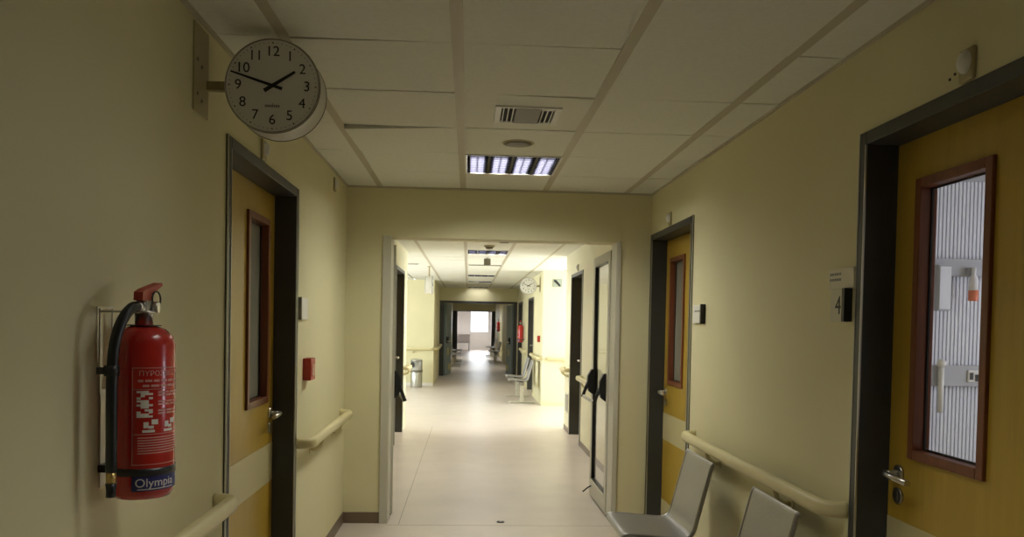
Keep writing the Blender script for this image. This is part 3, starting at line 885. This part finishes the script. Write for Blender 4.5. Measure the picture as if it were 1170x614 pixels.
# ------------------------------------------------------------------ small wall things
t = thing('call_point', 'red fire alarm call point beside the first ochre door', 'call point', (XL, 4.40, 1.21), group='fire alarm call points')
MB().box(0, .045, -.06, .06, -.06, .06, .004).build('call_point_body', 'red_plastic', t, world=False)
MB().box(.045, .048, -.04, .04, -.04, .03, .001).build('press_plate', 'red', t, world=False)
dup(t, (X3R, 14.85, 1.205), PI, 'tiny red call point above the distant grey seat', 'fire alarm call points')
MB().tube([(XL + .01, 4.36, 1.15), (XL + .008, 4.36, 1.05)], .005, 8).bm.free()

t = thing('door_sign', 'blank white square plaque above the red call point', 'sign', (XL, 4.30, 1.54))
MB().box(0, .016, -.085, .085, -.058, .058, .002).build('sign_plate', 'white_plastic', t, world=False)
MB().box(0, .018, -.095, -.085, -.060, .060).build('sign_edge', 'grey_plastic', t, world=False)

t = thing('door_sign', 'white square plaque with one dark line beside the corner door', 'sign', (XR, 4.52, 1.557))
MB().box(-.016, 0, -.085, .095, -.052, .052, .002).build('sign_plate', 'white_plastic', t, world=False)
MB().box(-.028, 0, -.105, -.085, -.056, .056, .001).build('sign_edge', 'black', t, world=False)
b = MB()
for i in range(7):
    b.box(-.0168, -.0158, .058 - .019 * i - .013, .058 - .019 * i, .012, .022)
b.build('sign_print', 'grey_ink', t, world=False)

t = thing('door_sign', 'room sign reading 4 under a small name strip', 'sign', (XR, 2.765, 1.60))
MB().box(-.012, 0, -.095, .095, .028, .102, .002).build('name_strip', 'plate', t, world=False)
b = MB()
for z in (.082, .062):
    for i in range(5):
        b.box(-.0128, -.0118, .085 - .018 * i - .013, .085 - .018 * i, z - .0045, z + .0045)
b.build('strip_print', 'grey_ink', t, world=False)
MB().box(-.012, 0, -.045, .078, -.092, .028, .002).build('number_plate', 'plate', t, world=False)
MB().box(-.030, 0, -.066, -.045, -.090, .028, .001).build('plate_edge', 'black', t, world=False)
RM = Matrix(((0, 0, -1, 0), (-1, 0, 0, 0), (0, 1, 0, 0), (0, 0, 0, 1)))
MB().text('4', .094, Matrix.Translation((-.0125, .016, -.034)) @ RM, .0005).build('numeral', 'ink', t, world=False)


def call_lamp(label, loc, rz):
    t = thing('door_call_lamp', label, 'call lamp', loc, rz, group='call lamps over the doors')
    MB().box(-.032, .032, -.012, 0, -.045, .045, .006).build('lamp_base', 'ivory_plastic', t, world=False)
    MB().sphere((0, -.012, .006), .026, (1, .8, 1.2), 18).build('lamp_dome', 'white_plastic', t, world=False)
    return t


lampo = call_lamp('small call lamp above the ochre door beside the extinguisher', (XL, 3.46, 2.205), PI / 2)
CL = 'call lamps over the doors'
l2 = dup(lampo, (XR, 2.085, 2.205), -PI / 2, 'small call lamp with three dark screw holes, above the ochre door with ribbed screen', CL)
for y, z in ((-.085, -.014), (-.062, -.006), (-.040, .006)):
    MB().cyl((y, 0, z), (y, -.003, z), .0042, 10).build('screw_hole', 'ink', l2, world=False)
dup(lampo, (XR, 5.25, 2.205), -PI / 2, 'small call lamp above the ochre door at the cross wall', CL)
dup(lampo, (X2R, 10.0, 2.21), -PI / 2, 'small call lamp above the dark framed door past the opening', CL)
dup(lampo, (XL, 5.25, 2.37), PI / 2, 'tiny fitting high on the wall near the cross wall corner', CL)
# square pictogram sign in the alcove
t = thing('exit_sign', 'square grey sign with dark diagonal stripe on the bright alcove wall', 'sign', (1.60, YA1, 2.235))
MB().box(-.085, .085, -.012, 0, -.075, .075, .002).build('sign_plate', 'sign_green', t, world=False)
MB().prism([(-.065, -.0135, .055), (-.02, -.0135, .055), (.055, -.0135, -.03), (.055, -.0135, -.06), (.03, -.0135, -.06), (-.065, -.0135, .03)], (0, .001, 0)).build('sign_pictogram', 'ink', t, world=False)

# wall grille, low
t = thing('wall_grille', 'low grey louvred grille past the dark framed door', 'grille', (X2R, 10.88, .40))
MB().box(-.012, 0, -.12, .12, -.13, .13, .003).build('grille_frame', 'alu_paint', t, world=False)
b = MB()
for k in range(8):
    b.box(-.016, -.010, -.10, .10, -.105 + .028 * k, -.092 + .028 * k)
b.build('grille_slats', 'grey_plastic', t, world=False)

# floor bolt socket
t = thing('floor_bolt_socket', 'small dark bolt socket in the floor at the opening', 'floor socket', (.265, YC + .05, 0))
MB().lathe([(.001, .0), (.030, .0), (.028, .004), (.018, .006), (.001, .006)], n=28).build('socket_plate', 'black', t, world=False)
MB().lathe([(.001, .006), (.009, .006), (.009, .008), (.001, .008)], n=16).build('socket_core', 'chrome', t, world=False)


# ------------------------------------------------------------------ handrails
def rail_prof(w=.023, h=.029, n=20):
    return [((abs(math.cos(2 * PI * k / n)) ** .8) * math.copysign(w, math.cos(2 * PI * k / n)), (abs(math.sin(2 * PI * k / n)) ** .8) * math.copysign(h, math.sin(2 * PI * k / n))) for k in range(n)]


def handrail(label, wx, s, y0, y1, z=.845, ret0=True, ret1=True, along='Y', off=.072, nb=None):
    """rail along the wall at wx, sticking out towards s; ends turn back to the wall"""
    t = thing('handrail', label, 'handrail', (wx, y0, 0) if along == 'Y' else (y0, wx, 0), group='cream handrails along the corridor walls')
    X = wx + s * off
    pts = []

    def arc(yc, d):
        return [(wx + s * (off * math.sin(a)), yc + d * off * (1 - math.sin(a)) * 0 + d * .05 * math.cos(a), z) for a in [PI / 2 * k / 6 for k in range(0, 7)]]
    if ret0:
        pts += [(wx + s * off * math.sin(PI / 2 * k / 8), y0 + .055 - .055 * math.cos(PI / 2 * k / 8), z) for k in range(0, 8)]
        pts[0] = (wx + s * .001, y0, z)
        pts += [(X, y0 + .06, z)]
    else:
        pts += [(X, y0, z)]
    if ret1:
        q = [(wx + s * off * math.sin(PI / 2 * k / 8), y1 - .055 + .055 * math.cos(PI / 2 * k / 8), z) for k in range(0, 8)]
        q[0] = (wx + s * .001, y1, z)
        pts += [(X, y1 - .06, z)] + q[::-1]
    else:
        pts += [(X, y1, z)]
    conv = (lambda p: p) if along == 'Y' else (lambda p: (p[1], p[0], p[2]))
    MB().sweep(rail_prof(), [conv(p) for p in pts]).build('rail', 'rail_cream', t)
    L = y1 - y0
    nb = nb or max(2, round(L / .75))
    for k in range(nb):
        y = y0 + L * (k + .5) / nb if nb > 1 else (y0 + y1) / 2
        b = MB()
        q = [(wx + s * .002, y, z - .085), (wx + s * .03, y, z - .085), (wx + s * .06, y, z - .066), (X, y, z - .030)]
        b.tube([conv(p) for p in q], .011, 12)
        b.cyl(conv((wx, y, z - .085)), conv((wx + s * .006, y, z - .085)), .026, 18)
        b.build('bracket', 'rail_cream', t)
    return t


handrail('cream handrail running below the fire extinguisher', XL, 1, -1.5, 2.86, z=.825, nb=5)
handrail('short cream handrail under the red call point', XL, 1, 4.215, 5.62, z=.825)
handrail('cream handrail above the grey metal seats', XR, -1, 2.70, 4.56)
handrail('cream handrail just past the open glazed leaf', X2R, -1, 7.0, 9.42)
handrail('short cream handrail between dark framed door and alcove corner', X2R, -1, 10.68, 11.15, z=.86)
handrail('cream handrail across the bright alcove wall', YA1, -1, X3R + .10, 3.6, z=.86, along='X')
handrail('cream handrail behind the distant grey seat', X3R, -1, YA1 + .05, 16.2, z=.86)
handrail('cream handrail beneath the distant red extinguisher', X3R, -1, 17.9, 19.6, z=.86)
handrail('cream handrail by the side hall corner', X2L, 1, 10.72, 11.15, z=.85)
handrail('cream handrail on the wall behind the litter bin', YL1, -1, -3.4, X3L - .03, z=.86, along='X')
handrail('short cream handrail before the double doors', X3L, 1, 18.5, 21.7, z=.86)

# ------------------------------------------------------------------ beam seating
SG = 'grey metal beam seats'


def make_bench(label, centers, x_len):
    """wall at local y = 0, seats face -y; x along the wall"""
    t = thing('beam_bench', label, 'bench', group=SG)
    W = .46
    prof = [(-.560, .418), (-.548, .432), (-.52, .437), (-.42, .430), (-.32, .420), (-.255, .418), (-.215, .432), (-.195, .462), (-.183, .51), (-.165, .58), (-.145, .66), (-.125, .735), (-.112, .785), (-.103, .795)]
    # smooth it
    fine = []
    for i in range(len(prof) - 1):
        for k in range(3):
            u = k / 3
            p = [Vector((*prof[max(i - 1, 0)], 0)), Vector((*prof[i], 0)), Vector((*prof[i + 1], 0)), Vector((*prof[min(i + 2, len(prof) - 1)], 0))]
            fine.append(.5 * ((2 * p[1]) + (p[2] - p[0]) * u + (2 * p[0] - 5 * p[1] + 4 * p[2] - p[3]) * u * u + (3 * p[1] - p[0] - 3 * p[2] + p[3]) * u ** 3))
    fine.append(Vector((*prof[-1], 0)))
    split = 21
    for c in centers:
        for nm, seg in (('seat', fine[:split + 1]), ('backrest', fine[split:])):
            mb = MB()
            rings = []
            for i, p in enumerate(seg):
                a, b = seg[max(i - 1, 0)], seg[min(i + 1, len(seg) - 1)]
                d = (b - a).normalized()
                n = Vector((-d.y, d.x, 0)) * .007
                rings.append([(c - W / 2 + .012, p.x + n.x, p.y + n.y), (c + W / 2 - .012, p.x + n.x, p.y + n.y), (c + W / 2 - .012, p.x - n.x, p.y - n.y), (c - W / 2 + .012, p.x - n.x, p.y - n.y)])
            mb.rings(rings, smooth=False)
            mb.build(nm, 'seat', t, world=False)
        for sx in (-1, 1):
            x = c + sx * (W / 2 - .008)
            MB().tube([(x, p.x, p.y) for p in fine], .0115, 10).build('side_rail', 'seat', t, world=False)
        MB().box(c - .12, c + .12, -.40, -.22, .395, .412, .003).build('seat_mount', 'black', t, world=False)
    MB().box(-x_len / 2, x_len / 2, -.345, -.275, .335, .395, .004).build('beam', 'grey_plastic', t, world=False)
    for sx in (-1, 1):
        x = sx * (x_len / 2 - .14)
        lg = MB().box(x - .03, x + .03, -.345, -.275, .03, .336, .006)
        lg.box(x - .032, x + .032, -.56, -.07, .008, .032, .008)
        for y in (-.53, -.10):
            lg.cyl((x, y, 0), (x, y, .009), .018, 14)
        lg.build('leg', 'alu_paint', t, world=False)
    return t


bench = make_bench('grey metal two seat bench below the handrail beside door 4', (-.52, .50), 1.62)
bench.location = (XR, 3.575, 0)
bench.rotation_euler = (0, 0, -PI / 2)
dup(bench, (X3R - .02, 15.38, 0), -PI / 2, 'distant grey metal bench beside the bright alcove', SG)
dup(bench, (X3L, 27.0, 0), PI / 2, 'dark tiny bench past the double doors, on the side of the bin', SG)
dup(bench, (X3L, 30.5, 0), PI / 2, 'second tiny bench past the double doors, nearer the bright ward', SG)
dup(bench, (X3R, 30.0, 0), -PI / 2, 'tiny bench below the tiny extinguisher past the double doors', SG)
dup(bench, (X3R, 35.0, 0), -PI / 2, 'last tiny bench before the bright ward doorway', SG)

# ------------------------------------------------------------------ litter bin
t = thing('litter_bin', 'steel cylinder litter bin with dark band against the side hall wall', 'bin', (-1.16, 17.95, 0))
MB().lathe([(.001, .0), (.13, .0), (.135, .02), (.135, .60), (.001, .60)], n=36).build('bin_body', 'bin_steel', t, world=False)
MB().lathe([(.136, .35), (.142, .35), (.142, .40), (.136, .40), (.136, .35)], n=36).build('bin_band', 'grey_plastic', t, world=False)
MB().lathe([(.001, .60), (.138, .60), (.132, .625), (.09, .645), (.001, .65)], n=36).build('bin_lid', 'bin_steel', t, world=False)
m_ = Matrix.Rotation(math.radians(-125), 4, 'Z')
b = MB()
rings = [[m_ @ Vector((.12 + .0165, .06 * math.cos(2 * PI * k / 20), .52 + .06 * math.sin(2 * PI * k / 20))) for k in range(20)], [m_ @ Vector((.10 + .045, .055 * math.cos(2 * PI * k / 20), .52 + .055 * math.sin(2 * PI * k / 20))) for k in range(20)]]
b.rings(rings, smooth=False)
b.build('bin_opening', 'black', t, world=False)

# ------------------------------------------------------------------ consulting room seen through the door glass
t = thing('ribbed_screen', 'white ribbed screen wall seen through the door 4 glass', 'screen', (3.0, 4.42, 0))
x0, x1, n = 1.9, 3.9, 88
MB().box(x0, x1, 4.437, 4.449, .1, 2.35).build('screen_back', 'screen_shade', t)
b = MB()
c = (x1 - x0) / n
for k in range(n):
    b.box(x0 + c * (k + .16), x0 + c * (k + .84), 4.422, 4.438, .1, 2.35)
b.build('screen_ribs', 'blind', t)
MB().box(x0 - .03, x1 + .03, 4.41, 4.45, 2.35, 2.40).build('top_rail', 'rail_grey', t)
t = thing('medical_rail', 'upper grey equipment rail across the ribbed screen', 'rail', (3.0, 4.41, 1.82))
MB().box(2.2, 3.6, 4.375, 4.403, 1.80, 1.90, .004).build('rail_channel', 'rail_grey', t)
t = thing('medical_rail', 'lower grey equipment rail across the ribbed screen', 'rail', (3.0, 4.41, 1.23))
MB().box(2.2, 3.6, 4.375, 4.403, 1.17, 1.29, .004).build('rail_channel', 'rail_grey', t)
t = thing('wall_cabinet', 'pale panel cabinet hanging below the upper equipment rail', 'cabinet', (2.68, 4.34, 1.6))
MB().box(2.64, 2.72, 4.32, 4.374, 1.60, 1.86, .004).build('cabinet_body', 'rail_grey', t)
MB().box(2.648, 2.712, 4.315, 4.32, 1.61, 1.85, .002).build('cabinet_door', 'blind', t)
t = thing('spray_bottle', 'clear bottle with orange base hanging by the equipment rail', 'bottle', (2.86, 4.34, 1.66))
MB().lathe([(.001, 1.66), (.024, 1.66), (.026, 1.668), (.026, 1.72), (.001, 1.72)], (2.86, 4.34, 0), 24).build('bottle_base', 'orange', t)
MB().lathe([(.001, 1.72), (.026, 1.72), (.024, 1.78), (.012, 1.81), (.012, 1.85), (.001, 1.85)], (2.86, 4.34, 0), 24).build('bottle_neck', 'linen', t)
MB().box(2.84, 2.88, 4.355, 4.376, 1.80, 1.85).build('bottle_hook', 'rail_grey', t)
t = thing('tap_fitting', 'white upright outlet fitting on the lower equipment rail', 'fitting', (2.70, 4.36, 1.2))
MB().cyl((2.70, 4.36, 1.02), (2.70, 4.36, 1.30), .016, 16).sphere((2.70, 4.36, 1.30), .026).build('fitting_body', 'white_plastic', t)
MB().box(2.685, 2.715, 4.36, 4.376, 1.2, 1.25).build('fitting_clamp', 'rail_grey', t)
t = thing('wall_socket', 'small dark double socket on the lower equipment rail', 'socket', (2.90, 4.38, 1.23))
MB().box(2.865, 2.935, 4.366, 4.376, 1.195, 1.265, .003).build('socket_plate', 'white_plastic', t)
MB().box(2.875, 2.893, 4.362, 4.367, 1.21, 1.25).box(2.907, 2.925, 4.362, 4.367, 1.20, 1.24).build('socket_holes', 'ink', t)

# ------------------------------------------------------------------ the bright ward at the end
t = thing('hospital_bed', 'white hospital bed in the bright end ward', 'bed', (-.42, 42.4, 0))
MB().box(-.85, .10, 41.5, 43.4, .50, .66, .04).build('mattress', 'linen', t)
MB().box(-.86, .11, 41.48, 43.42, .42, .50, .01).build('bed_frame', 'rail_grey', t)
MB().box(-.86, .11, 41.44, 41.48, .45, .90, .02).build('foot_board', 'linen', t)
for x in (-.80, .05):
    for y in (41.6, 43.3):
        MB().cyl((x, y, 0), (x, y, .42), .025, 14).build('leg', 'rail_grey', t)
MB().box(-.6, -.1, 42.9, 43.3, .66, .76, .04).build('pillow', 'pink_wall', t)
t = thing('sanitizer_dispenser', 'small red dispenser on the pink ward wall', 'dispenser', (-1.0, 41.9, 1.45))
MB().box(0, .09, -.06, .06, -.14, .14, .02).build('dispenser_body', 'red_plastic', t, world=False)
MB().box(.02, .08, -.03, .03, -.18, -.14, .006).build('dispenser_nozzle', 'white_plastic', t, world=False)
